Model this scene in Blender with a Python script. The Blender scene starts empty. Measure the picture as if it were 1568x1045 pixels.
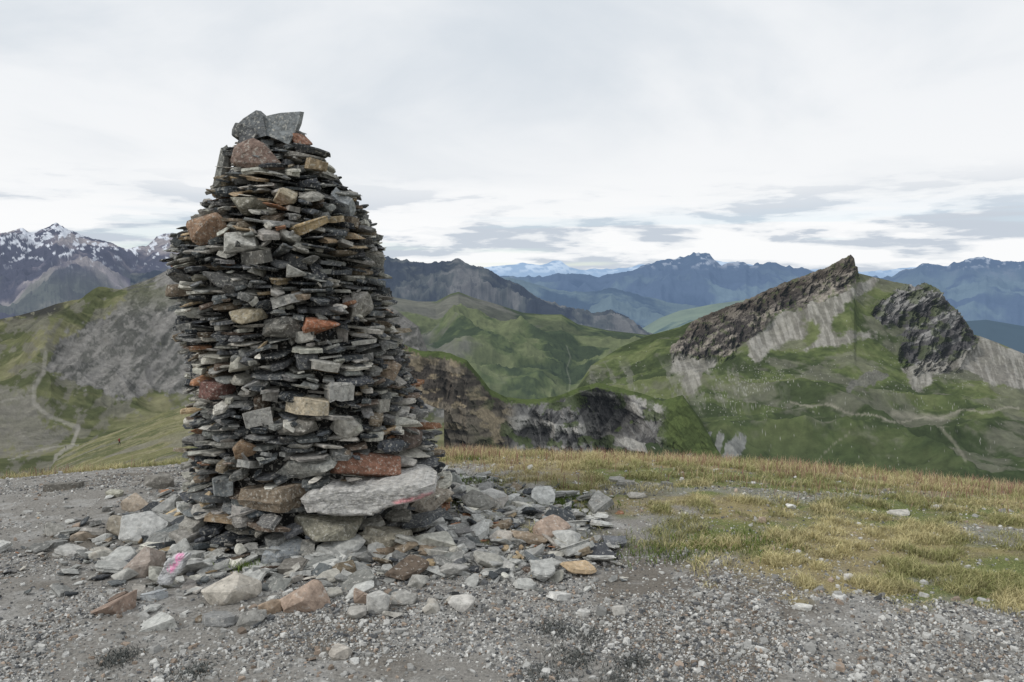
import bpy, bmesh, math, numpy as np
from mathutils import Vector, Euler, Matrix
rng=np.random.default_rng(11)
F=1219.0; CX=784.0; CY=522.5; HZ=418.0
PIT=math.atan((CY-HZ)/F); CP,SP=math.cos(PIT),math.sin(PIT)
EYE=1.6
KK=.85
def W(px,py,d):
    px=np.asarray(px,float);py=np.asarray(py,float);d=np.asarray(d,float)
    v=-(py-CY); dy=F*CP+v*SP; dz=-F*SP+v*CP; k=d/dy
    return (px-CX)*k, d+0*px, EYE+dz*k
def lin(r,g,b,k=None):
    c=np.array([r,g,b])/255.0
    c=np.where(c<=.04045,c/12.92,((c+.055)/1.055)**2.4)
    return c/(k or KK)
def desat(c,a=.35):
    c=np.asarray(c,float);l=c.mean(-1,keepdims=True);return c*(1-a)+l*a
def sl(r,g,b,a=.38):return desat(lin(r,g,b),a)
# ---------- noise ----------
def _h(i,j,k,s):
    n=(i.astype(np.int64)*374761393+j.astype(np.int64)*668265263+k.astype(np.int64)*2147483647+s*1274126177)&0xffffffff
    n=((n^(n>>13))*1274126177)&0xffffffff
    n=n^(n>>16)
    return (n&0xffffff)/float(0xffffff)
def vn(x,y,z=0.0,s=0):
    x=np.asarray(x,float);y=np.asarray(y,float)+0*x
    i=np.floor(x);j=np.floor(y);k=0*i;fx=x-i;fy=y-j
    fx=fx*fx*fx*(fx*(fx*6-15)+10);fy=fy*fy*fy*(fy*(fy*6-15)+10)
    a=_h(i,j,k,s);b=_h(i+1,j,k,s);c=_h(i,j+1,k,s);d=_h(i+1,j+1,k,s)
    a=a+(b-a)*fx;c=c+(d-c)*fx
    return a+(c-a)*fy
def rot2(x,y,q):
    c,s=math.cos(q*1.1+.5),math.sin(q*1.1+.5);return x*c-y*s,x*s+y*c
def fbm(x,y,o=5,s=0,g=.5):
    t=0;a=1;n=0
    for q in range(o):
        u,v=rot2(x*2**q,y*2**q,q) if q else (x,y)
        t=t+a*vn(u+q*17.3,v+q*9.1,0,s+q);n+=a;a*=g
    return t/n
def rid(x,y,o=5,s=0,g=.5):
    t=0;a=1;n=0
    for q in range(o):
        u,v=rot2(x*2**q,y*2**q,q) if q else (x,y)
        t=t+a*(1-np.abs(2*vn(u+q*7.7,v+q*3.3,0,s+q)-1));n+=a;a*=g
    return t/n
def wr(P,lam,o,s,g=.5,wp_=.35):
    x=P[...,0]/lam;y=P[...,1]/lam
    wx=fbm(x*.9,y*.9,2,s+50)-.5;wy=fbm(x*.9+5,y*.9,2,s+60)-.5
    return rid(x+wp_*2*wx,y+wp_*2*wy,o,s,g)
def wf(P,lam,o,s,g=.5):return fbm(P[...,0]/lam,P[...,1]/lam,o,s,g)
def sstep(a,b,x):
    t=np.clip((x-a)/(b-a),0,1);return t*t*(3-2*t)
def mixc(c,d,m):
    m=np.asarray(m)[...,None];return c*(1-m)+np.asarray(d)*m
def inpoly(x,y,P):
    r=np.zeros(x.shape,bool);n=len(P);j=n-1
    for i in range(n):
        xi,yi=P[i];xj,yj=P[j]
        if yi!=yj:
            r^=((yi>y)!=(yj>y))&(x<(xj-xi)*(y-yi)/(yj-yi)+xi)
        j=i
    return r
def blur(m,k=3,it=2):
    m=m.astype(float)
    for _ in range(it):
        for ax in (0,1):
            p=np.pad(m,[(k,k) if a==ax else (0,0) for a in (0,1)],mode='edge')
            cs=np.cumsum(p,axis=ax)
            z=np.zeros_like(np.take(cs,[0],axis=ax));cs=np.concatenate([z,cs],axis=ax)
            n=m.shape[ax]
            m=(np.take(cs,range(2*k+1,2*k+1+n),axis=ax)-np.take(cs,range(0,n),axis=ax))/(2*k+1)
    return m
def soft(m,n,k=5,amt=.9,w=.12):
    b=blur(m,k,2);return sstep(.5-w,.5+w,b+amt*(n-.5)*np.minimum(1,b*6)*1.0)
def pdist(x,y,P):
    d=np.full(x.shape,1e9)
    for (x0,y0),(x1,y1) in zip(P[:-1],P[1:]):
        vx,vy=x1-x0,y1-y0;t=np.clip(((x-x0)*vx+(y-y0)*vy)/(vx*vx+vy*vy),0,1)
        d=np.minimum(d,np.hypot(x-x0-t*vx,y-y0-t*vy))
    return d
def npmesh(name,V,flat,tot,col=None,mat=None,smooth=False):
    me=bpy.data.meshes.new(name)
    V=np.asarray(V,np.float32);flat=np.asarray(flat,np.int32);tot=np.asarray(tot,np.int32)
    me.vertices.add(len(V));me.vertices.foreach_set('co',V.ravel())
    me.loops.add(len(flat));me.loops.foreach_set('vertex_index',flat)
    me.polygons.add(len(tot));st=np.concatenate([[0],np.cumsum(tot)[:-1]]).astype(np.int32)
    me.polygons.foreach_set('loop_start',st);me.polygons.foreach_set('loop_total',tot)
    me.polygons.foreach_set('use_smooth',np.full(len(tot),smooth))
    me.update(calc_edges=True)
    if col is not None:
        a=me.color_attributes.new('Col','FLOAT_COLOR','POINT')
        c=np.ones((len(V),4),np.float32);c[:,:3]=np.clip(col,0,1);a.data.foreach_set('color',c.ravel())
    ob=bpy.data.objects.new(name,me);bpy.context.scene.collection.objects.link(ob)
    if mat:me.materials.append(mat)
    return ob
def gridfaces(nr,nc):
    i=np.arange(nr-1)[:,None]*nc+np.arange(nc-1)[None,:]
    q=np.stack([i,i+1,i+nc+1,i+nc],-1).reshape(-1,4)
    return q.ravel(),np.full(len(q),4)
def mk(name,nscale=1.0,namp=0.35,bump=0.3,bdist=0.02,haze=0.0,hcol=(.3,.45,.65),rough=.95,spots=None,detail=6):
    m=bpy.data.materials.new(name);m.use_nodes=True;nt=m.node_tree;N=nt.nodes;L=nt.links
    bs=N['Principled BSDF'];bs.inputs['Roughness'].default_value=rough
    bs.inputs['Specular IOR Level'].default_value=.15
    at=N.new('ShaderNodeAttribute');at.attribute_name='Col'
    tc=N.new('ShaderNodeTexCoord')
    no=N.new('ShaderNodeTexNoise');no.inputs['Scale'].default_value=nscale;no.inputs['Detail'].default_value=detail;no.inputs['Roughness'].default_value=.65
    L.new(tc.outputs['Object'],no.inputs['Vector'])
    mr=N.new('ShaderNodeMapRange');mr.inputs[1].default_value=.3;mr.inputs[2].default_value=.7
    mr.inputs[3].default_value=1-namp;mr.inputs[4].default_value=1+namp;L.new(no.outputs['Fac'],mr.inputs[0])
    mu=N.new('ShaderNodeVectorMath');mu.operation='SCALE';L.new(at.outputs['Color'],mu.inputs[0]);L.new(mr.outputs[0],mu.inputs['Scale'])
    out=mu.outputs[0]
    if spots:
        for (sc,lo,hi,c,amt) in spots:
            n2=N.new('ShaderNodeTexNoise');n2.inputs['Scale'].default_value=sc;n2.inputs['Detail'].default_value=5;n2.inputs['Roughness'].default_value=.7
            L.new(tc.outputs['Object'],n2.inputs['Vector'])
            r=N.new('ShaderNodeMapRange');r.inputs[1].default_value=lo;r.inputs[2].default_value=hi;r.inputs[4].default_value=amt;L.new(n2.outputs['Fac'],r.inputs[0])
            mx=N.new('ShaderNodeMix');mx.data_type='RGBA';L.new(r.outputs[0],mx.inputs[0]);L.new(out,mx.inputs[6]);mx.inputs[7].default_value=(*c,1);out=mx.outputs[2]
    if haze>0:  # aerial haze painted as an even glow over a dimmed base colour
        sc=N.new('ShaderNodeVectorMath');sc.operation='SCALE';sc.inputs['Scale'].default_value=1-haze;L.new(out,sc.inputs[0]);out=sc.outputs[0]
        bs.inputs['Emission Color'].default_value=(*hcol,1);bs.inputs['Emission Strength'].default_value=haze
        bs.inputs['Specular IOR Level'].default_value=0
    L.new(out,bs.inputs['Base Color'])
    if bump>0:
        bp=N.new('ShaderNodeBump');bp.inputs['Strength'].default_value=bump;bp.inputs['Distance'].default_value=bdist
        L.new(no.outputs['Fac'],bp.inputs['Height']);L.new(bp.outputs[0],bs.inputs['Normal'])
    return m
# ---------- ground height ----------
def gz(x,y):
    x=np.asarray(x,float);y=np.asarray(y,float)
    yy=np.maximum(0,y-5.0)
    far=np.maximum(0,yy-20)
    z=-.03*yy**2+.03*far**2*.55-.011*(x+.5)**2*(.4+.6*sstep(3,8,y))
    z=z+.05*(fbm(x*.6,y*.6,3,3)-.5)+.018*(fbm(x*4,y*4,3,5)-.5)+.006*(vn(x*28,y*28,0,9)-.5)
    return z
def gpt(px,py):
    d=4.0
    for _ in range(30):
        x,y,z=W(px,py,d);g=float(gz(x,y));
        v=(EYE-float(z))/d; d=.5*d+.5*(EYE-g)/max(v,.02)
    x,y,z=W(px,py,d);return float(x),float(y),float(gz(x,y)),d
_gb_y=[3.0,3.6,3.75,3.95,4.3,4.64,5.27,6,6.9,7.6,8.3,9.5]
_gb_x=[4.3,2.9,2.1,1.45,1.0,.62,.35,-.1,-.7,-1.6,-3.5,-9]
def grassm(x,y):
    xb=np.interp(y,_gb_y,_gb_x)
    n=fbm(x*1.6,y*1.6,4,21)-.5; n2=fbm(x*5,y*5,3,25)-.5
    m=sstep(-.35,.7,x-xb+1.9*n+1.5*n2)
    bare=sstep(.04,.15,fbm(x*.9+3,y*2.2,5,31,.6)-.5)*sstep(8.0,5.6,y)
    return m*(1-.75*bare)
def axis(a,b,c,d,fine):
    l=[b];s=fine
    while l[0]>a: s*=1.12;l.insert(0,l[0]-s)
    m=list(np.arange(b+fine,c,fine));l+=m;s=fine
    while l[-1]<d: s*=1.12;l.append(l[-1]+s)
    return np.array(l)
gx=axis(-60,-6.5,7.0,60,.03);gy=axis(-40,2.6,11,70,.03)
X,Y=np.meshgrid(gx,gy);Z=gz(X,Y)
gm=grassm(X,Y)
n1=fbm(X*1.2,Y*1.2,4,41);n2=fbm(X*9,Y*9,4,43)
c=np.zeros(X.shape+(3,))+lin(121,118,113)
c=mixc(c,lin(102,97,90),sstep(.5,.62,n1))
c=mixc(c,lin(150,149,146),sstep(.5,.75,n2)*.6)
KK=.95
gc=np.zeros_like(c)+lin(138,127,92);gc=mixc(gc,lin(100,107,64),sstep(.42,.58,fbm(X*.8,Y*1.5,4,51)));gc=mixc(gc,lin(122,112,92),sstep(.5,.7,n2)*.6)
KK=.85
c=mixc(c,gc,gm)
fl,tt=gridfaces(*X.shape)
Mg=mk('ground_dirt',60,.38,.6,.012,spots=[(160,.6,.7,tuple(lin(180,179,175)),.7),(90,.62,.72,tuple(lin(76,75,73)),.5)])
npmesh('ground',np.stack([X,Y,Z],-1).reshape(-1,3),fl,tt,c.reshape(-1,3),Mg,True)

# ---------- terrain layers ----------
KK=1.14
DS=0.0
def layer(name,rails,px0,px1,nc,nrs,disp,colf,mat,ds=0.0):
    px=np.linspace(px0,px1,nc);R=[]
    for r in rails:
        r=np.array(r,float)
        R.append(np.stack(W(px,np.interp(px,r[:,0],r[:,1]),np.interp(px,r[:,0],r[:,2])),-1))
    rows=[];vv=[]
    for k in range(len(R)-1):
        for t in np.linspace(0,1,nrs[k],endpoint=(k==len(R)-2)):
            rows.append(R[k]*(1-t)+R[k+1]*t);vv.append(k+t)
    P=np.array(rows);v=np.array(vv)[:,None]+0*px[None,:];PX=px[None,:]+0*v
    PY=HZ-F*(P[...,2]-EYE)/P[...,1]
    d=disp(P,PX,PY,v)
    if isinstance(d,tuple):
        dz,dy=d;P[...,2]+=dz;P[...,1]+=dy
    else:P[...,2]+=d
    PY=HZ-F*(P[...,2]-EYE)/P[...,1]; PXX=CX+F*P[...,0]/P[...,1]
    col=desat(colf(P,PXX,PY,v),ds)
    fl,tt=gridfaces(*PX.shape)
    return npmesh(name,P.reshape(-1,3),fl,tt,col.reshape(-1,3),mat,True)
def shift(r,dp,dd,mul=1.0):return [(a,b+dp,c*mul+dd) for a,b,c in r]
def setd(pts,d):return [(a,b,d) for a,b in pts]
# A
ra=setd([(-200,415),(590,408),(700,410),(740,413),(765,407),(800,402),(830,404),(860,403),(890,408),(940,408),(985,402),(1100,404),(1240,412),(1330,414),(1380,412),(1800,408)],45000)
def dA(P,px,py,v):return 900*(wr(P,5000,5,61)-.6)*sstep(0,1,v)
def cA(P,px,py,v):
    c=np.zeros(P.shape)+lin(130,155,185)  # distance haze also put into this pale blue base colour
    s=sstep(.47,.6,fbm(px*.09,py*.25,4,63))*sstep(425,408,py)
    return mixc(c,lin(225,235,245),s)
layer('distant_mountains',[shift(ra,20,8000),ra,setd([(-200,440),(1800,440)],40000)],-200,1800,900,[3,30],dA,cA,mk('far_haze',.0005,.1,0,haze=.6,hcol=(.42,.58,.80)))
# B
rb=setd([(-200,420),(560,420),(700,425),(780,424),(830,425),(870,419),(910,424),(940,421),(985,408),(1010,400),(1035,396),(1062,388),(1085,390),(1105,406),(1130,402),(1150,405),(1178,403),(1215,410),(1245,415),(1300,424),(1365,424),(1385,414),(1412,403),(1450,408),(1475,404),(1498,396),(1530,402),(1568,403),(1640,395),(1800,410)],19000)
def dB(P,px,py,v):
    return 1500*(wr(P,3400,7,71,.55)-.6)*sstep(.95,1.3,v)+110*(rid(px*.06,v*3,4,75)-.6)
def cB(P,px,py,v):
    c=np.zeros(P.shape)+lin(80,92,108)  # blue of the haze worked into the mountain colour itself
    g=wr(P,3400,6,71,.55);n=wf(P,1500,6,73,.6)
    c=mixc(c,lin(116,132,130),sstep(.44,.58,n)*sstep(400,440,py)*.9)
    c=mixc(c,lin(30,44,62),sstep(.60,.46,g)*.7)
    c=mixc(c,lin(150,150,155),sstep(.56,.66,n)*sstep(440,405,py)*.7)
    sn=sstep(.62,.66,fbm(px*.12,py*.22,4,77))*sstep(416,400,py)
    return mixc(c,lin(220,225,232),sn*.7)
Mb=mk('blue_haze',.0015,.2,.3,60,haze=.50,hcol=(.19,.29,.47))
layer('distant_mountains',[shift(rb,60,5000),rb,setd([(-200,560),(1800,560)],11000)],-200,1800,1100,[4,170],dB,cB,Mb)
rb2=setd([(-200,560),(780,560),(800,500),(850,490),(900,492),(940,500),(985,502),(1010,487),(1040,476),(1090,466),(1150,458),(1250,455),(1400,470),(1480,492),(1510,490),(1568,500),(1620,500),(1800,520)],9500)
def dB2(P,px,py,v):return 420*(wr(P,1600,7,81)-.6)*sstep(.95,1.4,v)
def cB2(P,px,py,v):
    c=np.zeros(P.shape)+lin(92,108,86);n=wf(P,700,6,83,.6)
    c=mixc(c,lin(132,144,108),sstep(.45,.6,n));c=mixc(c,lin(40,58,56),sstep(.5,.4,n)*.9)
    return mixc(c,lin(40,56,66),sstep(1380,1480,px))
layer('valley_hills',[shift(rb2,60,2500),rb2,setd([(-200,640),(1800,640)],5500)],-200,1800,1000,[4,120],dB2,cB2,mk('green_haze',.003,.25,.3,20,haze=.44,hcol=(.19,.28,.38)),.1)
rb3=setd([(560,440),(640,425),(720,416),(800,428),(850,444),(900,447),(935,440),(975,450),(1020,462),(1080,470),(1140,478),(1200,500)],13500)
def dB3(P,px,py,v):return 700*(wr(P,2300,7,85,.52)-.6)*sstep(.95,1.3,v)+40*(rid(px*.07,v*3,3,76)-.6)
def cB3(P,px,py,v):
    c=np.zeros(P.shape)+lin(78,92,98);n=wf(P,900,6,87,.6)  # base tones tinted towards the haze blue
    c=mixc(c,lin(108,122,116),sstep(.46,.6,n)*.9);return mixc(c,lin(44,58,72),sstep(.5,.4,n)*.8)
layer('distant_mountains',[shift(rb3,60,3000),rb3,setd([(560,580),(1200,580)],8500)],560,1200,700,[4,120],dB3,cB3,mk('blue_green_haze',.002,.25,.3,30,haze=.48,hcol=(.18,.27,.42)))
# I
ri=setd([(-260,380),(-150,352),(-60,366),(0,358),(18,354),(35,349),(50,357),(62,352),(86,342),(104,351),(125,361),(145,366),(165,371),(195,382),(225,376),(240,362),(256,356),(272,357),(300,372),(400,392),(560,392),(640,402),(700,430),(760,470)],7500)
def dI(P,px,py,v):
    return 700*(wr(P,1300,7,91,.54)-.62)*sstep(.98,1.35,v)+30*(rid(px*.07,v*4,4,95)-.6)
def cI(P,px,py,v):
    c=np.zeros(P.shape)+lin(112,106,112);n=wf(P,420,6,93,.62)
    c=mixc(c,lin(68,68,80),sstep(.54,.42,n));c=mixc(c,lin(164,156,152),sstep(.50,.62,n)*.9)
    c=mixc(c,lin(96,102,84),sstep(.50,.6,wf(P,500,5,97,.6))*sstep(395,445,py)*.7)
    st=fbm((px-py*.8)*.12,(py+px*.45)*.17,5,99,.55);lo=.52+.13*sstep(352,400,py)
    s=sstep(lo,lo+.03,st)*sstep(420,385,py)
    return mixc(c,lin(236,240,246),s*.95)
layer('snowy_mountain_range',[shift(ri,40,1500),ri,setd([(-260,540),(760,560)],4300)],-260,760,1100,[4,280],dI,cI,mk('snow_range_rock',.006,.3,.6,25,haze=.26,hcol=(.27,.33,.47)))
# C
rc=setd([(200,420),(540,398),(590,393),(615,397),(650,403),(680,399),(702,397),(715,405),(745,412),(768,426),(800,440),(830,458),(870,471),(905,481),(935,478),(960,488),(990,508),(1010,516),(1060,560)],4600)
def dC(P,px,py,v):return 380*(wr(P,700,7,101,.54)-.62)*sstep(.96,1.3,v)+26*(rid(px*.07,v*5,4,105)-.6)
def cC(P,px,py,v):
    n=wf(P,220,6,103,.62)
    c=np.zeros(P.shape)+lin(86,90,86)
    c=mixc(c,lin(54,59,64),sstep(.53,.42,n));c=mixc(c,lin(124,122,118),sstep(.52,.64,n)*.8)
    return c
layer('mountain_ridge',[shift(rc,30,900),rc,setd([(200,560),(1060,620)],2900)],200,1060,1000,[4,220],dC,cC,mk('dark_ridge_rock',.01,.3,.6,12,haze=.26,hcol=(.17,.23,.35)))
# D
rd=setd([(200,470),(560,450),(600,455),(640,462),(668,462),(690,450),(702,447),(725,456),(760,466),(800,479),(835,482),(860,482),(885,497),(930,506),(990,513),(1060,505),(1150,520)],2600)
def dD(P,px,py,v):
    g=wr(P,380,7,111,.52)
    vy=np.exp(-((px-872-12*np.sin(py*.06))/30)**2)
    return 165*(g-.62)*sstep(.97,1.4,v)-34*vy*sstep(1.15,1.6,v)
def cD(P,px,py,v):
    g=wr(P,380,6,111,.52);n=wf(P,120,6,113,.62)
    c=np.zeros(P.shape)+lin(92,103,62)
    c=mixc(c,lin(66,77,50),sstep(.54,.42,n));c=mixc(c,lin(116,122,82),sstep(.52,.64,n)*.8)
    k=sstep(.46,.56,wf(P,300,6,117,.6)+.0011*(760-px)-.0012*(py-480)+.35*(g-.6))
    c=mixc(c,lin(116,113,105),k*.85)
    c=mixc(c,lin(60,66,48),sstep(.60,.48,g)*.5)
    st=pdist(px,py,[(868,530),(874,548),(868,566),(874,585),(872,600)])
    c=mixc(c,lin(150,150,135),sstep(1.4,.4,st)*.3)
    return c
layer('green_hills',[shift(rd,30,500),rd,setd([(200,640),(1150,640)],1150)],200,1150,1000,[4,300],dD,cD,mk('alpine_grass_far',.03,.28,.6,6,haze=.11,hcol=(.2,.28,.36)),.12)
# E
re_=[(840,640,1250),(880,600,1300),(905,560,1350),(950,532,1450),(990,515,1500),(1040,501,1500),(1085,481,1480),(1110,471,1470),(1150,456,1450),(1200,433,1420),(1228,424,1400),(1245,416,1400),(1262,412,1400),(1272,406,1400),(1288,398,1400),(1302,391,1400),(1308,396,1400),(1312,418,1400),(1340,425,1420),(1370,432,1420),(1400,438,1400),(1415,434,1390),(1432,438,1380),(1450,460,1360),(1475,488,1330),(1492,512,1300),(1530,526,1280),(1568,542,1260),(1650,575,1220),(1800,600,1200)]
rm=[(840,670,1000),(1000,590,1050),(1100,570,1080),(1200,560,1080),(1300,560,1080),(1400,590,1040),(1500,600,1020),(1650,640,950),(1800,660,950)]
E_rock1=[(1028,530),(1060,488),(1090,474),(1150,450),(1200,428),(1245,410),(1300,380),(1316,425),(1290,448),(1240,468),(1190,485),(1165,512),(1130,535),(1100,548),(1060,546),(1028,545)]
E_scr1=[(1150,520),(1200,482),(1250,463),(1300,438),(1345,420),(1340,440),(1295,470),(1272,490),(1282,512),(1345,508),(1352,514),(1290,527),(1228,542),(1256,520),(1255,498),(1220,492),(1240,515),(1200,522),(1160,556),(1145,548)]
E_scr1b=[(1030,543),(1100,548),(1090,565),(1078,610),(1038,602),(1052,575),(1030,570)]
E_rock2=[(1340,472),(1352,455),(1400,434),(1437,430),(1452,455),(1478,488),(1497,515),(1490,535),(1460,552),(1430,556),(1395,562),(1370,520),(1385,500),(1340,490)]
E_scr2=[(1492,508),(1600,560),(1600,600),(1530,592),(1482,562),(1440,572),(1412,602),(1383,570),(1398,556),(1460,550),(1490,535)]
E_small=[(1300,595),(1320,578),(1350,568),(1362,572),(1340,590),(1310,600)]
E_slabs=[[(1042,695),(1075,668),(1092,663),(1086,694),(1050,710)],[(1100,664),(1116,666),(1106,702),(1098,692)],[(1118,682),(1140,666),(1152,675),(1142,702),(1108,712)]]
def wp(px,py,a=9,s=0):
    return px+a*(fbm(px*.05,py*.05,4,200+s)-.5)*2.4,py+a*(fbm(px*.05,py*.05,4,220+s)-.5)*2.4
def d1f(px,py):
    L=fbm(px*.02,py*.02,2,127);return rid(px*.055+py*.035+L,py*.05-px*.012,6,125,.56)
def dE(P,px,py,v):
    u,w=wp(px,py,7)
    rk=blur(inpoly(u,w,E_rock1)|inpoly(u,w,E_rock2),4,2)
    g=wr(P,220,6,121,.5)
    big=66*(g-.62)*sstep(1.0,1.35,v)
    rocky=rk*36*(d1f(px,py)-.62)*sstep(1.0,1.08,v)
    jag=rk*7*(rid(px*.13,py*.1,4,129)-.6)
    return (big+rocky*.6+jag,-rocky*1.5)
def cE(P,px,py,v):
    n=wf(P,80,6,133,.62);n2=wf(P,14,5,135,.65);g=wr(P,220,6,121,.5)
    c=np.zeros(P.shape)+lin(91,102,60)
    c=mixc(c,lin(68,78,48),sstep(.55,.42,n));c=mixc(c,lin(112,119,76),sstep(.52,.66,n)*.8)
    c=mixc(c,lin(62,74,45),sstep(590,720,py)*.7)
    c=mixc(c,lin(118,116,102),sstep(.54,.66,wf(P,70,6,137,.62)+.0004*(px-1250)+.12*(n2-.5))*.6)
    c=desat(c,.08)*(.78+.44*n2[...,None])
    u,w=wp(px,py,9)
    sc=inpoly(u,w,E_scr1)|inpoly(u,w,E_scr1b)|inpoly(u,w,E_scr2)
    n3=fbm(px*.16,py*.2,5,146,.6);n4=fbm(px*.5,py*.5,3,149,.6)
    strk=fbm((px-py*.35)*.16,(py+px*.3)*.03,4,148,.6)
    c=mixc(c,mixc(np.zeros(P.shape)+lin(132,128,121),lin(164,160,153),sstep(.40,.62,strk))*(.82+.36*n4[...,None]),soft(sc,n3,6,1.1,.28)*.9)
    strip=fbm((px-py*.4)*.08+.5*n,(py+px*.6)*.012,5,139,.6)
    c=mixc(c,lin(136,134,124),sstep(.55,.64,strip+.5*(n3-.5))*sstep(540,575,py)*sstep(655,600,py)*sstep(1240,1150,px)*.45)
    r1=inpoly(u,w,E_rock1);dd1=d1f(px,py)
    cr=np.zeros(P.shape)+lin(118,111,104)
    s=fbm((px*.42+py)*.15,(px-py*.4)*.045,5,141,.6)
    cr=mixc(cr,lin(72,67,64),sstep(.52,.42,s));cr=mixc(cr,lin(162,154,142),sstep(.52,.62,s)*.8)
    cr=mixc(cr,lin(56,52,50),sstep(.58,.44,dd1)*.6)
    rdge=np.interp(px,[a for a,b,_ in re_],[b for a,b,_ in re_])
    cr=mixc(cr,lin(82,73,63),sstep(34,8,py-rdge)*.6)
    cr=mixc(cr,lin(92,102,64),sstep(.61,.66,n3)*.5)
    m1=soft(r1,n3,5,1.4,.14);c=mixc(c,cr*(.7+.6*n4[...,None]),m1)
    r2=inpoly(u,w,E_rock2)
    s2=fbm((py+px*.42)*.13,(px-py)*.012,5,143,.55)
    c2=mixc(np.zeros(P.shape)+lin(152,150,147),lin(80,78,79),sstep(.54,.45,s2)*.9)
    c2=mixc(c2,lin(60,58,58),sstep(.58,.44,dd1)*.55)
    c2=mixc(c2,lin(88,97,62),sstep(.55,.60,fbm(px*.06,py*.1,5,145,.6))*.65)
    m2=soft(r2,n3,5,1.4,.14);c=mixc(c,c2*(.7+.6*n4[...,None]),m2)
    c=mixc(c,lin(112,110,104)*(.6+.8*n4[...,None]),soft(inpoly(u,w,E_small),n3,3)*.85)
    for q in E_slabs:
        u2,w2=wp(px,py,5,3)
        c=mixc(c,lin(132,132,129)*(.5+1.0*n3[...,None]),soft(inpoly(u2,w2,q),n3,2,1.2)*.9)
    b=_h(np.floor(px*.9),np.floor(py*1.0),np.floor(px*0),5)
    cl=sstep(.42,.6,fbm(px*.05,py*.08,4,147))
    dens=(np.exp(-(((px-1150)/75)**2+((py-600)/36)**2))*.12+np.exp(-(((px-1430)/120)**2+((py-590)/50)**2))*.05+.006)*cl
    c=mixc(c,lin(168,166,158),(b<dens)*(1-m1)*(1-m2)*.65)
    for P_,w_,a_ in [([(1215,618),(1260,622),(1300,630),(1350,642),(1400,648),(1440,640),(1490,632),(1568,628)],2.6,.6),([(1375,632),(1410,642),(1470,638)],8,.5),([(1450,655),(1470,680),(1490,712)],4,.4),([(1308,662),(1280,690),(1255,716)],1.3,.4)]:
        dd=pdist(px,py+3*np.sin(px*.09)+6*(n3-.5),P_)
        c=mixc(c,lin(154,149,135),sstep(w_,w_*.2,dd)*a_)
    return c
layer('rocky_peak',[shift(re_,70,350),re_,rm,setd([(840,760),(1800,760)],600)],840,1800,1600,[4,360,200],dE,cE,mk('peak_rock_and_grass',.08,.26,.7,3,haze=.045,hcol=(.25,.32,.40)))
# F
rf=[(540,500,640),(600,522,640),(645,540,640),(690,545,650),(715,556,650),(735,580,660),(750,600,670),(775,613,690),(810,616,720),(850,612,750),(885,598,780),(915,590,800),(950,598,820),(985,606,820),(1015,616,800),(1045,608,780),(1070,640,740),(1100,690,700),(1140,730,700)]
def crk(P,px):
    x=P[...,0];z=P[...,2]
    wx=14*(fbm(x/60,z/60,3,158)-.5)
    a=rid((x+wx+.35*z)/30,(z)/66,6,151,.56)
    b=fbm((x)/90,z/60,3,155)
    l=fbm((x*.12+wx*.3)/7,(z+.25*x)/7,4,156)
    return a,b,l
def dFf(P,px,py,v):
    m=sstep(1.95,2.2,v)
    a,b,l=crk(P,px)
    rk=m*(60*(a-.62)+44*(b-.5)+10*(l-.5))
    return (2*(fbm(px*.08,v*4,3,157)-.5),-rk)
def cFf(P,px,py,v):
    a,b,l=crk(P,px)
    n=fbm(px*.05,py*.06,5,161);n2=fbm(px*.3,py*.24,4,163,.6)
    br=np.zeros(P.shape)+lin(116,108,96);br=mixc(br,lin(72,67,62),sstep(.54,.42,l)*.9);br=mixc(br,lin(158,144,120),sstep(.52,.62,fbm(px*.05,py*.09,4,165))*.7)
    gr=np.zeros(P.shape)+lin(132,130,127)
    st=fbm((px*.8+py*.6)*.10,(py-px)*.02,5,167)
    gr=mixc(gr,lin(76,75,75),sstep(.54,.42,st)*.9);gr=mixc(gr,lin(176,173,166),sstep(.50,.62,l)*.75)
    c=mixc(br,gr,sstep(765,800,px+12*(n-.5)))
    c=mixc(c,lin(46,45,45),sstep(.62,.48,a)*.65)
    c=c*(.7+.6*n2[...,None])
    gg=np.zeros(P.shape)+lin(88,100,60);gg=mixc(gg,lin(72,83,50),sstep(.5,.42,n))
    e=np.interp(px,[q for q,_,_ in rf],[q for _,q,_ in rf])
    gm_=np.maximum(sstep(9,3,py-e-12*(n2-.5)),sstep(.56,.62,fbm(px*.04,py*.05,5,169)+.12*(n2-.5))*.8*sstep(700,800,px))
    gm_=np.maximum(gm_,sstep(1005,1025,px+20*(n2-.5)))
    return mixc(c,gg,gm_)
layer('cliffs',[[(a,b-4,c+260) for a,b,c in rf],rf,shift(rf,5,-18),[(a,max(b+130,770),c-110) for a,b,c in rf]],540,1140,1100,[40,8,330],dFf,cFf,mk('cliff_rock',.25,.28,.8,.9,haze=.03,hcol=(.25,.3,.36)))
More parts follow.
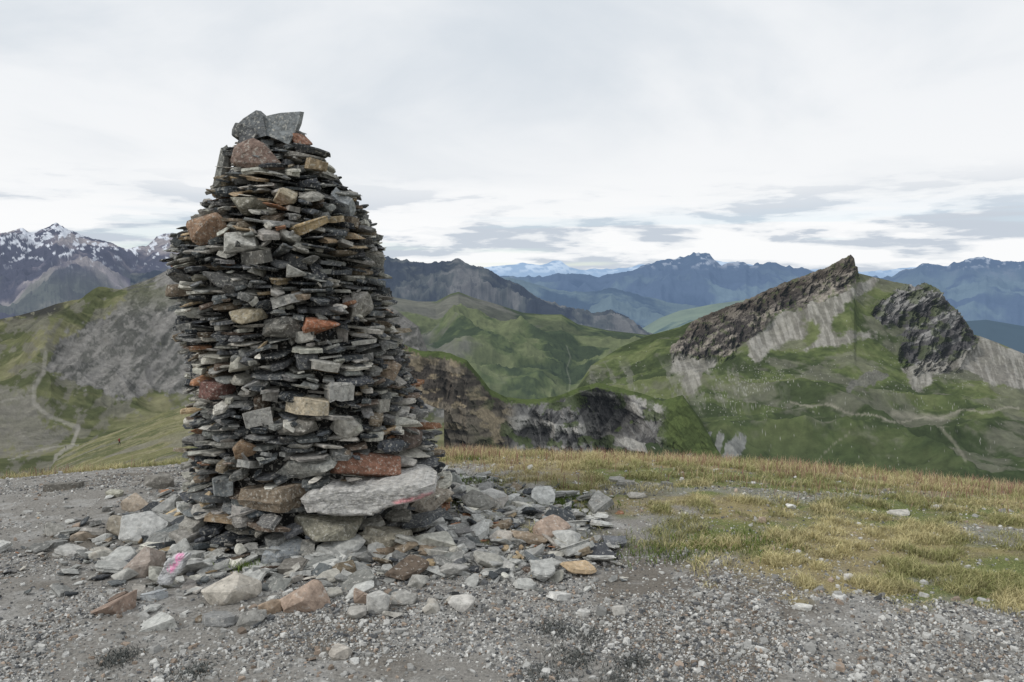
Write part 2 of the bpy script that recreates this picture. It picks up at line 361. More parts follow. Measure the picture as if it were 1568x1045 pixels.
# G
rg=[(-260,540,1000),(-100,505,1050),(0,489,1100),(30,483,1100),(60,475,1100),(85,466,1100),(110,460,1100),(160,456,1050),(185,446,1000),(200,438,1000),(235,425,1000),(262,411,1000),(300,402,1000),(400,412,950),(500,440,900),(600,470,850),(640,500,820),(680,600,800)]
G_scr=[(186,470),(200,436),(262,405),(300,395),(700,440),(700,640),(320,612),(240,602),(180,612),(120,592),(66,566),(72,536),(140,492)]
G_low=[(-260,590),(0,598),(38,600),(50,630),(66,656),(112,658),(60,688),(0,700),(-260,720)]
def dG(P,px,py,v):
    g=wr(P,210,6,171,.52)
    sp=px-np.interp(py,[455,490,540,590,640],[182,140,70,48,60])
    spur=np.exp(-(sp/30)**2)*20*sstep(1.02,1.3,v)*sstep(640,560,py)
    gul=8*(rid((px+py*.9)*.05,py*.012,4,175,.5)-.6)*sstep(0,40,sp)*sstep(1.02,1.2,v)*sstep(1.9,1.4,v)
    return 50*(g-.62)*sstep(1,1.35,v)*np.where(v>2,np.clip(1-(v-2)*.8,.2,1),1)+spur+gul
def cG(P,px,py,v):
    n=wf(P,80,6,173,.62);n2=wf(P,12,5,179,.65);n3=fbm(px*.12,py*.15,5,180,.6);n4=fbm(px*.5,py*.5,3,178,.6)
    c=np.zeros(P.shape)+lin(108,110,76)
    c=mixc(c,lin(84,89,60),sstep(.53,.42,n));c=mixc(c,lin(130,127,97),sstep(.52,.64,n)*.8)
    c=mixc(c,lin(120,117,107),sstep(.48,.58,fbm(px*.05+py*.03,py*.06,5,181,.6))*.7)
    c=c*(.82+.36*n2[...,None])
    u,w=wp(px,py,8)
    cs=np.zeros(P.shape)+lin(122,120,116);cs=mixc(cs,lin(90,90,86),sstep(.54,.42,fbm((px+py*.9)*.06,py*.03,5,183,.6)));cs=mixc(cs,lin(144,141,137),sstep(.50,.66,n3)*.5)
    cs=mixc(cs,lin(100,102,78),sstep(490,430,py)*sstep(.45,.55,n)*.8)
    cs=cs*(.8+.4*n4[...,None])
    c=mixc(c,cs*(.86+.28*n2[...,None]),soft(inpoly(u,w,G_scr),n3,6,1.4,.18))
    c=mixc(c,lin(122,119,111)*(.8+.4*n4[...,None]),soft(inpoly(u,w,G_low),n3,6,1.5,.25)*.8)
    c=mixc(c,lin(52,52,52),sstep(16,3,py-np.interp(px,[0,60,110,140],[482,476,468,440]))*sstep(125,80,px)*sstep(.4,.55,n3+.1)*.9)
    for P_,w_,a_ in [([(66,542),(62,570),(46,595),(44,620),(68,640),(112,657)],5,.6),([(112,657),(100,685),(74,702),(70,725)],4,.7),([(0,708),(60,690),(110,684)],2,.6),([(-60,640),(0,615),(44,606)],2,.5)]:
        dd=pdist(px,py+6*(n3-.5),P_);c=mixc(c,lin(154,150,141),sstep(w_,w_*.3,dd)*a_)
    return c
layer('scree_hill',[shift(rg,50,250),rg,[(-260,610,560),(0,600,560),(300,610,560),(680,640,560)],[(-260,790,270),(300,760,270),(680,760,270)]],-260,680,1200,[4,260,180],dG,cG,mk('scree_and_grass',.12,.26,.7,1.5,haze=.03,hcol=(.25,.3,.36)),.08)
# H
rh=[(-260,800,100),(30,770,150),(62,742,190),(85,708,220),(130,682,255),(200,652,290),(250,630,300),(300,613,320),(400,600,340),(560,620,340),(640,660,300),(720,720,250)]
def dH(P,px,py,v):return 3.6*(wf(P,50,5,191)-.5)+.5*(wf(P,4,3,193)-.5)
def cH(P,px,py,v):
    n=wf(P,26,6,195,.62);n2=wf(P,4,5,197,.65);n4=fbm(px*.4,py*.6,4,196,.65)
    c=np.zeros(P.shape)+lin(118,117,78);c=mixc(c,lin(94,98,62),sstep(.53,.42,n));c=mixc(c,lin(144,137,104),sstep(.5,.62,n2)*.6)
    c=mixc(c,lin(126,122,112),sstep(.50,.60,wf(P,16,6,199,.62))*sstep(640,700,py)*.75)
    return c*(.78+.44*n4[...,None])
layer('grassy_slope',[shift(rh,30,60),rh,setd([(-260,860),(720,860)],40)],-260,720,700,[4,280],dH,cH,mk('near_slope_grass',1.2,.3,.7,.4),.08)
a=np.linspace(0,2*math.pi,97)[:-1];rr=[30,2000,20000,70000]
V=[];fl=[];tt=[]
for r in rr:
    for q in a:V.append((r*math.cos(q),r*math.sin(q),-60 if r<100 else -900))
for k in range(3):
    for i in range(96):
        j=(i+1)%96;fl+=[k*96+i,k*96+j,(k+1)*96+j,(k+1)*96+i];tt.append(4)
npmesh('valley_floor',V,fl,tt,np.zeros((len(V),3))+lin(80,100,70),mk('valley_grass',.01,.3,.3,5,haze=.2,hcol=(.2,.3,.4)),True)
# hikers on the lower path
def hiker(px,py,jac):
    bpy.context.view_layer.update();dg=bpy.context.evaluated_depsgraph_get()
    x,y,z=W(px,py,1.0);d=Vector((float(x),float(y),float(z)-EYE)).normalized()
    o=Vector((0,0,EYE))+d*14
    hit,loc,_,_,_,_=bpy.context.scene.ray_cast(dg,o,d)
    if not hit or loc.length>900:return
    J={'pel':(0,0,.95),'che':(0,-.04,1.32),'nek':(0,-.05,1.48),'hd':(0,-.06,1.62),'top':(0,-.06,1.74),
       'hl':(.1,0,.9),'kl':(.12,-.18,.5),'al':(.12,-.05,.08),'tl':(.12,-.2,.03),'hr':(-.1,0,.9),'kr':(-.12,.08,.5),'ar':(-.12,.3,.1),'tr':(-.12,.2,.03),
       'sl':(.2,-.04,1.4),'el':(.27,.08,1.14),'wl':(.24,-.12,.98),'sr':(-.2,-.04,1.4),'er':(-.27,-.02,1.14),'wr':(-.24,-.22,1.0),'pk':(0,.16,1.3),'pk2':(0,.17,1.05)}
    rad={'pel':.15,'che':.17,'nek':.06,'hd':.10,'top':.06,'hl':.1,'kl':.065,'al':.045,'tl':.04,'hr':.1,'kr':.065,'ar':.045,'tr':.04,'sl':.07,'el':.05,'wl':.035,'sr':.07,'er':.05,'wr':.035,'pk':.14,'pk2':.13}
    E=[('pel','che'),('che','nek'),('nek','hd'),('hd','top'),('pel','hl'),('hl','kl'),('kl','al'),('al','tl'),('pel','hr'),('hr','kr'),('kr','ar'),('ar','tr'),('che','sl'),('sl','el'),('el','wl'),('che','sr'),('sr','er'),('er','wr'),('che','pk'),('pk','pk2')]
    ks=list(J);me=bpy.data.meshes.new('hiker');me.from_pydata([J[k] for k in ks],[(ks.index(a_),ks.index(b_)) for a_,b_ in E],[])
    ob=bpy.data.objects.new('hiker',me);bpy.context.scene.collection.objects.link(ob)
    sk=ob.modifiers.new('Skin','SKIN')
    for i,k in enumerate(ks):me.skin_vertices[0].data[i].radius=(rad[k],rad[k])
    me.skin_vertices[0].data[0].use_root=True
    s=ob.modifiers.new('Sub','SUBSURF');s.levels=1;s.render_levels=1
    ob.location=loc;ob.rotation_euler=(0,0,1.9)
    m=bpy.data.materials.new('hiker_clothes');m.use_nodes=True;nt=m.node_tree;b=nt.nodes['Principled BSDF'];b.inputs['Roughness'].default_value=.9
    t=nt.nodes.new('ShaderNodeTexCoord');sp=nt.nodes.new('ShaderNodeSeparateXYZ');r=nt.nodes.new('ShaderNodeValToRGB');mr=nt.nodes.new('ShaderNodeMath');mr.operation='DIVIDE';mr.inputs[1].default_value=2
    nt.links.new(t.outputs['Object'],sp.inputs[0]);nt.links.new(sp.outputs[2],mr.inputs[0]);nt.links.new(mr.outputs[0],r.inputs[0])
    r.color_ramp.interpolation='CONSTANT';e=r.color_ramp.elements;e[0].position=0;e[0].color=(.03,.03,.035,1);e[1].position=.46;e[1].color=(*jac,1)
    q=e.new(.75);q.color=(.35,.2,.14,1);q=e.new(.83);q.color=(.04,.03,.02,1)
    nt.links.new(r.outputs[0],b.inputs['Base Color']);me.materials.append(m)
hiker(183,683,(.22,.05,.04));hiker(101,688,(.05,.06,.08))

# ---------- stones ----------
KK=.76
class Acc:
    def __init__(s):s.V=[];s.f=[];s.t=[];s.c=[];s.n=0
    def add(s,V,faces,col):
        s.V.append(V)
        for f in faces:
            s.f.extend([i+s.n for i in f]);s.t.append(len(f))
        s.c.append(np.zeros((len(V),3))+col if np.ndim(col)==1 else col);s.n+=len(V)
    def build(s,name,mat):
        return npmesh(name,np.concatenate(s.V),s.f,s.t,np.concatenate(s.c),mat,False)
_fc={}
def sfaces(n,m):
    if (n,m) in _fc:return _fc[(n,m)]
    F_=[]
    for k in range(m-1):
        for i in range(n):
            j=(i+1)%n;F_.append((k*n+i,k*n+j,(k+1)*n+j,(k+1)*n+i))
    F_.append(tuple(range(n-1,-1,-1)));F_.append(tuple((m-1)*n+i for i in range(n)))
    _fc[(n,m)]=F_;return F_
def slab_unit(sub=3,boxy=.9,lam=3,jit=.02):
    K=int(rng.integers(4,8))
    th=(np.arange(K)+rng.uniform(-.38,.38,K))/K*2*math.pi+rng.random()*6.28
    r=1/np.maximum(np.abs(np.cos(th)),np.abs(np.sin(th)))**boxy
    C=np.stack([np.cos(th)*r,np.sin(th)*r],-1)*rng.uniform(.75,1.05,(K,1))
    pts=[]
    for i in range(K):
        a,b=C[i],C[(i+1)%K]
        for t in np.arange(sub)/sub:
            pts.append(a*(1-t)+b*t+(rng.normal(0,.045,2) if t>0 else 0))
    pts=np.array(pts);n=len(pts)
    pts[:,0]/=np.abs(pts[:,0]).max();pts[:,1]/=np.abs(pts[:,1]).max()
    lv=np.sort(rng.uniform(-.42,.42,lam-1)) if lam>1 else []
    lv=[-.5]+list(lv)+[.5]
    wedge=rng.uniform(-.28,.28,2)
    rings=[]
    for k in range(lam):
        s=rng.uniform(.84,1.0);o=rng.normal(0,.045,2);J=rng.normal(0,jit,(n,2))
        for e,zz in ((0,lv[k]),(1,lv[k+1])):
            q=pts*s+o+J+rng.normal(0,jit*.5,(n,2))
            if (k==0 and e==0) or (k==lam-1 and e==1):q=q*rng.uniform(.84,.97)
            z=np.full(n,zz)*(1+q[:,0]*wedge[0]+q[:,1]*wedge[1])+rng.normal(0,.035,n)
            if k>0 and e==0:z=z+.01
            rings.append(np.column_stack([q/2,z]))
    return np.concatenate(rings),sfaces(n,lam*2)
def hull_unit(npt=16,p=4.0):
    bm=bmesh.new()
    d=rng.normal(0,1,(npt,3));d/=np.linalg.norm(d,axis=1)[:,None]
    r=1/((np.abs(d)**p).sum(1))**(1/p)
    V=d*r[:,None]*rng.uniform(.85,1.05,(npt,1))
    for v in V:bm.verts.new(v)
    bmesh.ops.convex_hull(bm,input=bm.verts)
    for v in [v for v in bm.verts if not v.link_faces]:bm.verts.remove(v)
    bmesh.ops.dissolve_limit(bm,angle_limit=math.radians(8),verts=bm.verts[:],edges=bm.edges[:])
    bmesh.ops.bevel(bm,geom=bm.edges[:],offset=.06,segments=1,affect='EDGES',profile=.6)
    bm.verts.index_update();V=np.array([v.co[:] for v in bm.verts]);Fc=[tuple(v.index for v in f.verts) for f in bm.faces];bm.free()
    V=V/np.abs(V).max(0)/2
    V=V+rng.normal(0,.010,V.shape)
    return V,Fc
SL=[slab_unit(sub=int(rng.integers(2,4)),lam=int(rng.integers(1,5))) for _ in range(140)]
BK=[hull_unit(int(rng.integers(12,20)),rng.uniform(4,9)) for _ in range(80)]
BR=[hull_unit(int(rng.integers(22,34)),rng.uniform(2.2,3.2)) for _ in range(40)]
def place(acc,loc,size,rot=(0,0,0),col=(.2,.2,.2),kind=0):
    L_=(SL,BK,BR)[kind];V,Fc=L_[int(rng.integers(len(L_)))]
    V=V.copy()
    if rng.random()<.5:V=V*np.array([-1,-1,1])
    V=V*np.array(size)
    M=np.array(Euler(rot,'XYZ').to_matrix())
    acc.add(V@M.T+np.array(loc),Fc,np.array(col))
pal=[((64,67,70),.18),((86,88,89),.22),((110,110,107),.19),((136,133,126),.15),((166,163,153),.12),((118,106,90),.06),((142,124,98),.04),((130,94,70),.018),((92,80,70),.022)]
pw=np.array([p[1] for p in pal]);pw/=pw.sum()
def pcol(b=1.0):
    c=sl(*pal[rng.choice(len(pal),p=pw)][0],.08)*rng.uniform(.75,1.25)*b
    return c*rng.uniform(.98,1.02,3)
CD=5.15;S=F/CD
prof=[(880,500,182),(800,500,192),(750,490,192),(700,482,186),(650,474,178),(600,466,170),(550,457,163),(500,448,160),(450,440,156),(400,428,157),(378,430,154),(350,440,138),(300,441,106),(270,434,84),(250,428,66),(225,416,48),(200,412,42),(180,412,36)]
pz=np.array([float(W(0,p[0],CD)[2]) for p in prof]);px_=np.array([(p[1]-CX)/S for p in prof]);ph=np.array([p[2]/S for p in prof])
cxz=lambda z:np.interp(z,pz,px_);hwz=lambda z:np.interp(z,pz,ph)
yc=CD
H=[(568,717,108,36,(126,88,68),1,2,.07),(462,722,95,32,(128,128,122),1,-6,.05),(663,735,44,34,(124,84,66),1,20,.02),
(493,499,50,30,(152,96,64),1,0,.06),(430,502,58,34,(96,94,88),1,0,.03),(312,352,56,46,(134,106,82),1,0,.04),(368,370,48,30,(168,166,158),1,0,.04),(313,601,48,32,(110,78,70),1,0,.03),
(365,560,50,24,(158,154,140),1,0,.03),(370,484,48,22,(150,138,112),1,0,.03),(556,468,46,42,(122,118,110),1,0,.03),(540,655,52,32,(158,154,144),1,0,.03),(468,622,72,20,(172,158,132),0,3,.06),(610,570,50,44,(134,116,96),1,30,.02),
(355,690,36,28,(140,114,86),1,0,.03),(450,655,58,28,(112,108,100),1,0,.02),(400,766,110,28,(118,104,86),0,5,.06),(505,818,110,40,(124,120,104),1,3,.03),(422,850,82,34,(136,140,142),0,8,.12),(345,818,64,32,(112,108,98),1,0,.03),
(590,820,84,20,(134,128,112),0,14,.14),(560,848,66,32,(124,116,104),1,0,.04),(607,850,34,44,(150,144,132),0,-35,.12),(690,766,70,36,(144,134,120),1,-8,-.02),(650,815,90,24,(112,108,96),1,0,.0),(312,748,60,24,(120,124,124),0,-8,.02),(640,672,50,34,(98,86,78),1,0,.0),
(378,312,46,32,(112,108,94),1,0,.03),(455,412,44,24,(160,158,150),1,0,.03),(335,430,70,24,(92,92,90),1,0,.02),(440,300,40,24,(152,140,116),1,0,.03),(480,345,60,13,(152,130,92),0,-22,.06),(535,312,56,18,(136,140,142),0,42,.06),(390,395,60,18,(96,94,88),0,0,.05),(520,600,50,22,(150,148,142),0,0,.05),(385,640,60,20,(140,138,132),0,-6,.05),(500,560,60,14,(160,156,146),0,4,.05),(440,460,64,14,(150,148,142),0,-5,.05)]
cairn=Acc();zone=[]
def herogeo(hx,hy):
    off=None
    for _ in range(5):
        z=float(W(hx,hy,yc-(.6 if off is None else off))[2]);R=float(hwz(z))
        x=(hx-CX)/F*(yc-(.75*R if off is None else off));dx=np.clip((x-float(cxz(z)))/R,-.96,.96);off=R*math.sqrt(1-dx*dx)
    th=math.atan2(-off,dx*R);d=yc-off;x=(hx-CX)/F*d
    return z,R,th,d,math.hypot(x-cxz(z),off)
for (hx,hy,w,h,co,kd,ry,pr) in H:
    z,R,th,d,rr_=herogeo(hx,hy);sc=d/F;ww=w*sc;hh=h*sc;dep=max(.2,min(ww*.9,.36))
    cxx=cxz(z)+math.cos(th)*(rr_+pr-dep/2);cyy=yc+math.sin(th)*(rr_+pr-dep/2)
    place(cairn,(cxx,cyy,z),(ww*1.08,dep,hh*1.1),(rng.uniform(-.08,.08),math.radians(ry)+rng.normal(0,.07),(th+math.pi/2)*.85+rng.normal(0,.12)),sl(*co,.2),kd)
    zone.append((th,ww/2/R,z,hh/2))
def fineslab(acc,outl,dfun,thick,co,paint,seed):
    C=np.array(outl,float);pts=[];sub=9
    for i in range(len(C)):
        a_,b_=C[i],C[(i+1)%len(C)]
        for t in np.arange(sub)/sub:pts.append(a_*(1-t)+b_*t+(rng.normal(0,.0035,2) if t>0 else 0))
    pts=np.array(pts);n=len(pts);cen=pts.mean(0);rings=[];R_=16
    for k in range(1,R_+1):
        s=k/R_;q=cen+(pts-cen)*s
        y=dfun+.04*max(0,(s-.8)/.2)**2+.02*(fbm(q[:,0]*9,q[:,1]*26,5,seed,.6)-.5)*1.6
        rings.append(np.column_stack([q[:,0],y,q[:,1]]))
    q=cen+(pts-cen)*.97;rings.append(np.column_stack([q[:,0],np.full(n,dfun+thick*.6)+0*q[:,0],q[:,1]]))
    q=cen+(pts-cen)*.8;rings.append(np.column_stack([q[:,0],np.full(n,dfun+thick),q[:,1]]))
    V=np.concatenate(rings)
    col=np.zeros((len(V),3))+sl(*co);col*=(.74+.52*fbm(V[:,0]*14,V[:,2]*40,5,seed+3,.6))[:,None]
    pxx=CX+F*V[:,0]/V[:,1];pyy=HZ-F*(V[:,2]-EYE)/V[:,1]
    nn=fbm(pxx*.25,pyy*.25,3,seed+5)
    dd=pdist(pxx,pyy+6*(nn-.5),paint[0])
    col=mixc(col,paint[1],sstep(paint[2],paint[2]*.3,dd)*paint[3]*sstep(.3,.55,nn+.1))
    acc.add(V,sfaces(n,len(rings)),col)
def outl(pts,d):return [(float(W(a_,b_,d)[0]),float(W(a_,b_,d)[2])) for a_,b_ in pts]
z,R,th,d,rr_=herogeo(562,771);slab_th=th;d-=.15
fineslab(cairn,outl([(456,768),(472,755),(500,750),(545,752),(600,746),(645,739),(664,743),(665,758),(640,770),(600,778),(565,793),(520,794),(468,788)][::-1],d),d,.5,(162,159,153),([(602,776),(628,771),(655,764)],lin(190,116,120),5,.7),401)
slab_z=z
zone.append((th,.40,z,.12))
NB=180;hb=np.full(NB,-.25)+rng.uniform(0,.05,NB);zt=2.44
cnt=0
while cnt<7000:
    i=int(np.argmin(hb+rng.uniform(0,.04,NB)));z0=hb[i]
    if hb.min()>zt:break
    if z0>zt+.03:hb[i]+=.02;continue
    low=z0<.32
    th=(i+.5)/NB*2*math.pi
    fld=float(fbm(np.array([th*1.6+3]),np.array([z0*2.4]),2,501)[0]);
    thick=float(fbm(np.array([th*2.2]),np.array([z0*3.]),2,511)[0])
    u=rng.random()+(.5-thick)*1.1
    if u<.58:t=rng.uniform(.009,.024);w=rng.uniform(.07,.25)
    elif u<.89:t=rng.uniform(.022,.045);w=rng.uniform(.06,.19)
    else:t=rng.uniform(.045,.08);w=rng.uniform(.06,.14)
    if low:t*=1.6;w*=1.5
    R=float(hwz(z0+t/2));w=min(w,R*1.1)
    half=max(1,int(round(w/R/2/(2*math.pi/NB))))
    idx=(np.arange(i-half,i+half+1))%NB
    base=min(np.quantile(hb[idx],.9),z0+.034)
    dep=min(rng.uniform(.14,.32),R*1.2)
    rf_=float(fbm(np.array([th*1.9]),np.array([z0*5.]),3,521)[0])-.5
    rad=R+.10*rf_+rng.normal(0,.026)+(.06*rng.random() if rng.random()<.15 else 0)+(.10*rng.random() if low else 0)
    ry_=rng.normal(0,.075)+(fld-.5)*.55;rx_=rng.normal(.05,.12)
    zc=base+t/2
    for (a_,ha,zz,hz) in zone:
        da=abs((th-a_+math.pi)%(2*math.pi)-math.pi)
        if da<ha+.06 and abs(zc-zz)<hz*.9:rad-=.10;break
    if abs(zc-slab_z)<.13 and abs((th-slab_th+math.pi)%(2*math.pi)-math.pi)<.62:rad=min(rad,R-.08)
    r_=rad-dep/2
    b_=.75+.55*rng.random()
    place(cairn,(cxz(zc)+math.cos(th)*r_,yc+math.sin(th)*r_,zc),(w*1.06,dep,t*1.0),(rx_,ry_,th+math.pi/2+rng.normal(0,.26)),pcol(b_),0 if t<.040 or rng.random()<.3 else 1)
    hb[idx]=base+t*.98;cnt+=1
for _ in range(900):
    th=rng.uniform(0,6.283);z0=rng.uniform(0,2.4);R=float(hwz(z0));s=rng.uniform(.03,.10);r_=R-.03+rng.uniform(-.03,.03)
    if abs(z0-slab_z)<.14 and abs((th-slab_th+math.pi)%(2*math.pi)-math.pi)<.7:continue
    place(cairn,(cxz(z0)+math.cos(th)*r_,yc+math.sin(th)*r_,z0),(s,s*rng.uniform(.8,1.8),s*rng.uniform(.12,.40)),(rng.normal(.1,.3),rng.normal(0,.3),th+math.pi/2+rng.normal(0,.5)),pcol(rng.uniform(.8,1.35)),0 if rng.random()<.7 else 1)
def ptop(px,py,w,h,dep,d,rot,co,kd=0):
    x,y,z=W(px,py,d);k=d/F
    place(cairn,(float(x),d,float(z)),(w*k,dep,h*k),rot,sl(*co,.25),kd)
ptop(405,243,86,48,.32,4.98,(0,math.radians(4),.1),(126,104,92),1)
ptop(408,262,112,12,.40,5.05,(0,.02,0),(120,116,108))
ptop(392,222,60,16,.3,5.1,(0,-.12,0),(86,88,88))
ptop(376,208,40,30,.22,5.05,(0,.2,.2),(82,84,84),1)
ptop(430,214,58,12,.28,5.12,(0,-.18,.2),(98,100,100))
def plate(pts,d0,thk,co):
    P0=[W(a_,b_,d0+c_) for a_,b_,c_ in pts];n=len(P0)
    F0=np.array([[float(q) for q in p] for p in P0])
    Bk=F0+np.array([0,thk,thk*.15])
    V=np.concatenate([F0,Bk]);fs=[tuple(range(n-1,-1,-1)),tuple(range(n,2*n))]+[(i,(i+1)%n,(i+1)%n+n,i+n) for i in range(n)]
    cairn.add(V,fs,sl(*co))
plate([(400,180,.02),(415,176,.01),(430,173,0),(460,171,.03),(456,190,-.02),(449,207,-.03),(442,222,-.04),(425,214,-.05),(405,206,-.05)],5.0,.09,(116,121,122))
plate([(362,192,.05),(372,182,.03),(392,169,.03),(402,178,.0),(408,208,-.03),(385,214,-.04),(366,206,0)],4.97,.10,(94,98,100))
plate([(366,205,.0),(384,196,.0),(392,206,-.02),(380,224,-.04),(366,222,-.02)],4.9,.07,(84,86,88))
ptop(460,216,38,22,.18,5.06,(0,math.radians(32),.2),(148,104,80),1)
ptop(480,234,56,9,.3,5.1,(0,.16,.1),(74,76,78))
ptop(466,243,66,11,.34,5.08,(0,.10,.0),(104,100,92))
ptop(484,255,60,13,.3,4.98,(0,.22,.1),(142,122,90))
ptop(343,262,22,56,.14,5.02,(0,.22,.1),(112,112,106),0)
ptop(358,236,26,12,.2,5.02,(0,.0,.1),(90,92,92))
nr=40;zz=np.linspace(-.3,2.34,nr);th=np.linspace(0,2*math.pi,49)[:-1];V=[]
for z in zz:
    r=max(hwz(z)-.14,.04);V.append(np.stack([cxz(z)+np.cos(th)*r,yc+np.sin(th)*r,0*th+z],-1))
cairn.add(np.concatenate(V),sfaces(48,nr),lin(40,40,39))  # unseen filler core, coloured dark to stand in for shade in the gaps
cairn.build('stone_cairn',mk('slate_stone',34,.5,1.0,.02,rough=.9,spots=[(55,.55,.61,tuple(lin(180,177,168)),.6),(13,.62,.70,tuple(sl(134,114,86)),.35),(80,.60,.67,tuple(lin(46,48,48)),.6)]))
# loose stones
KK=.85
loose=Acc()
def pl(px,py,w,h,co,kind=1,ry=0,dep=None,lift=.3):
    x,y,z,d=gpt(px,py+h*.3);k=d/F;ww=w*k;hh=h*k
    place(loose,(x,y,z+hh*lift),(ww,dep or ww*.75,hh*1.05),(rng.uniform(-.15,.15),math.radians(ry)+rng.uniform(-.1,.1),rng.uniform(-.35,.35)),sl(*co,.25),kind)
L1=[(177,922,76,44,(142,120,104)),(220,864,60,50,(150,136,124)),(208,772,56,28,(166,150,130)),(180,812,40,44,(150,140,122)),(228,808,84,50,(168,168,164)),(352,902,86,46,(176,168,154)),(466,916,78,48,(162,138,118)),(554,908,42,38,(156,134,116)),(580,924,40,38,(172,170,164)),
(846,812,62,46,(158,136,118),2),(757,765,46,28,(176,174,168)),(770,824,42,22,(172,164,152)),(708,924,44,26,(182,178,170)),(522,998,38,24,(168,160,148),2),(415,930,40,22,(150,128,104)),(602,940,36,16,(160,156,146)),(948,936,22,18,(172,168,160)),(1299,884,16,12,(196,192,184)),
(660,930,30,22,(178,172,160)),(505,882,46,20,(174,170,158)),(640,890,34,22,(150,148,140)),(275,690,30,30,(112,92,88)),(135,820,44,20,(160,144,124)),(300,800,44,20,(140,140,134)),(335,855,50,22,(152,150,142)),(160,850,40,18,(176,172,160)),(925,842,18,12,(150,132,114)),(1212,776,18,8,(200,198,190)),(800,826,34,18,(150,134,114)),(850,850,30,12,(166,162,150)),
(260,775,60,36,(140,140,136)),(245,740,50,26,(120,116,108)),(290,770,60,26,(160,158,150)),(300,870,60,26,(150,150,146)),(385,945,50,22,(132,130,124)),(545,940,40,22,(156,152,144)),(620,915,44,24,(140,138,132)),(190,880,46,22,(158,156,148)),(695,870,50,22,(150,148,142)),(730,850,54,20,(132,132,130)),(770,870,44,18,(160,158,152)),(700,835,60,18,(122,122,120))]
for q in L1:pl(*q)
L0=[(248,954,88,14,(172,172,166),-12),(335,948,66,14,(130,130,128),4),(858,914,44,10,(190,188,182),4),(108,845,54,10,(164,162,156),0),(85,833,48,8,(130,130,126),0),(235,912,44,12,(160,164,166),0),(805,895,44,10,(168,168,162),8),(740,790,50,10,(150,150,146),0),(700,800,40,10,(160,158,150),0),(960,740,36,7,(128,126,118),0),(975,760,34,7,(150,146,136),0),(1375,786,38,5,(170,166,156),0),(945,735,30,6,(140,138,130),0),(1435,777,24,5,(180,176,166),0),(1230,930,40,6,(190,188,180),0),(100,745,70,10,(104,100,92),-4),(175,757,30,9,(160,158,140),0),(1020,742,24,7,(120,120,112),0),(895,938,30,7,(176,174,168),0),(1070,912,26,6,(170,168,162),0),(900,795,40,7,(168,166,158),0),(820,780,44,10,(150,150,146),0)]
for q in L0:pl(*q[:5],kind=0,ry=q[5])
x,y,z,d=gpt(262,900);d-=.03
fineslab(loose,outl([(236,898),(240,885),(252,862),(266,852),(288,850),(282,866),(268,884),(258,900)][::-1],d),d,.06,(170,170,170),([(246,884),(254,872),(262,862)],lin(228,140,182),8,.85),451)
k=0;cx0=float(cxz(.1))
while k<3000:
    th=rng.uniform(0,2*math.pi);r=.74+abs(rng.normal(0,.36))+.08*rng.random()
    x=cx0+.02+math.cos(th)*r*1.16;y=yc+math.sin(th)*r*.98
    if rng.random()<.2:
        x=rng.uniform(-.9,.6);y=rng.uniform(4.0,5.8)
    s=min(.17,.038*math.exp(rng.normal(.12,.58)))
    if r<1.05:s*=1.3
    t=s*rng.uniform(.10,.28)
    lift=max(0,(1.0-r)*.24)*rng.random()
    c=pcol(rng.uniform(.95,1.4))
    if rng.random()<.5:c=lin(162,162,158)*rng.uniform(.55,1.3)
    kd=0 if rng.random()<.8 else 1
    if kd:t*=1.8
    place(loose,(x,y,float(gz(x,y))+t*.4+lift+.01*rng.random()),(s*1.3,s,t),(rng.normal(0,.25),rng.normal(0,.25),rng.uniform(0,6.28)),c,kd)
    k+=1
loose.build('loose_rocks',mk('loose_rock',30,.38,.8,.015,rough=.9,spots=[(42,.57,.64,tuple(lin(194,191,184)),.5),(12,.62,.70,tuple(sl(150,124,96)),.35),(70,.61,.69,tuple(lin(64,64,64)),.55)]))
# gravel
def scatter_prisms(name,n,xy,sz,cols,mat):
    m=5;th=(np.arange(m)[None,:]+rng.uniform(-.42,.42,(n,m)))/m*2*math.pi+rng.uniform(0,6.28,(n,1))
    asp=rng.uniform(.45,1.0,(n,1));yaw=rng.uniform(0,6.28,(n,1));h=sz*rng.uniform(.18,.6,n)
    V=np.zeros((n,2*m,3))
    for k,(s,zz_) in enumerate(((1.0,-.3),(.78,.6))):
        r=sz[:,None]*.5*s*rng.uniform(.75,1.2,(n,m))
        a=np.cos(th)*r;b=np.sin(th)*r*asp
        V[:,k*m:k*m+m,0]=a*np.cos(yaw)-b*np.sin(yaw);V[:,k*m:k*m+m,1]=a*np.sin(yaw)+b*np.cos(yaw)
        V[:,k*m:k*m+m,2]=h[:,None]*(zz_+rng.uniform(-.15,.15,(n,m)))
    tx=rng.normal(0,.25,(n,1));ty=rng.normal(0,.25,(n,1));V[:,:,2]+=V[:,:,0]*tx+V[:,:,1]*ty
    V[:,:,0]+=xy[:,0:1];V[:,:,1]+=xy[:,1:2];V[:,:,2]+=gz(xy[:,0],xy[:,1])[:,None]
    b=(np.arange(n)*2*m)[:,None]
    sides=np.array([[i,(i+1)%m,(i+1)%m+m,i+m] for i in range(m)]).ravel()[None,:]+b
    top=np.arange(m,2*m)[None,:]+b
    flat=np.concatenate([sides,top],1).ravel();tot=np.tile(np.array([4]*m+[m]),n)
    npmesh(name,V.reshape(-1,3),flat,tot,np.repeat(cols,2*m,0),mat,False)
def samp(n,f,y0=2.7,y1=10.5):
    out=[];tot=0
    while tot<n:
        y=1/rng.uniform(1/y1,1/y0,n*2);x=rng.uniform(-.72,.72,n*2)*y
        k=rng.random(n*2)<f(x,y);o=np.stack([x[k],y[k]],-1);out.append(o);tot+=len(o)
    return np.concatenate(out)[:n]
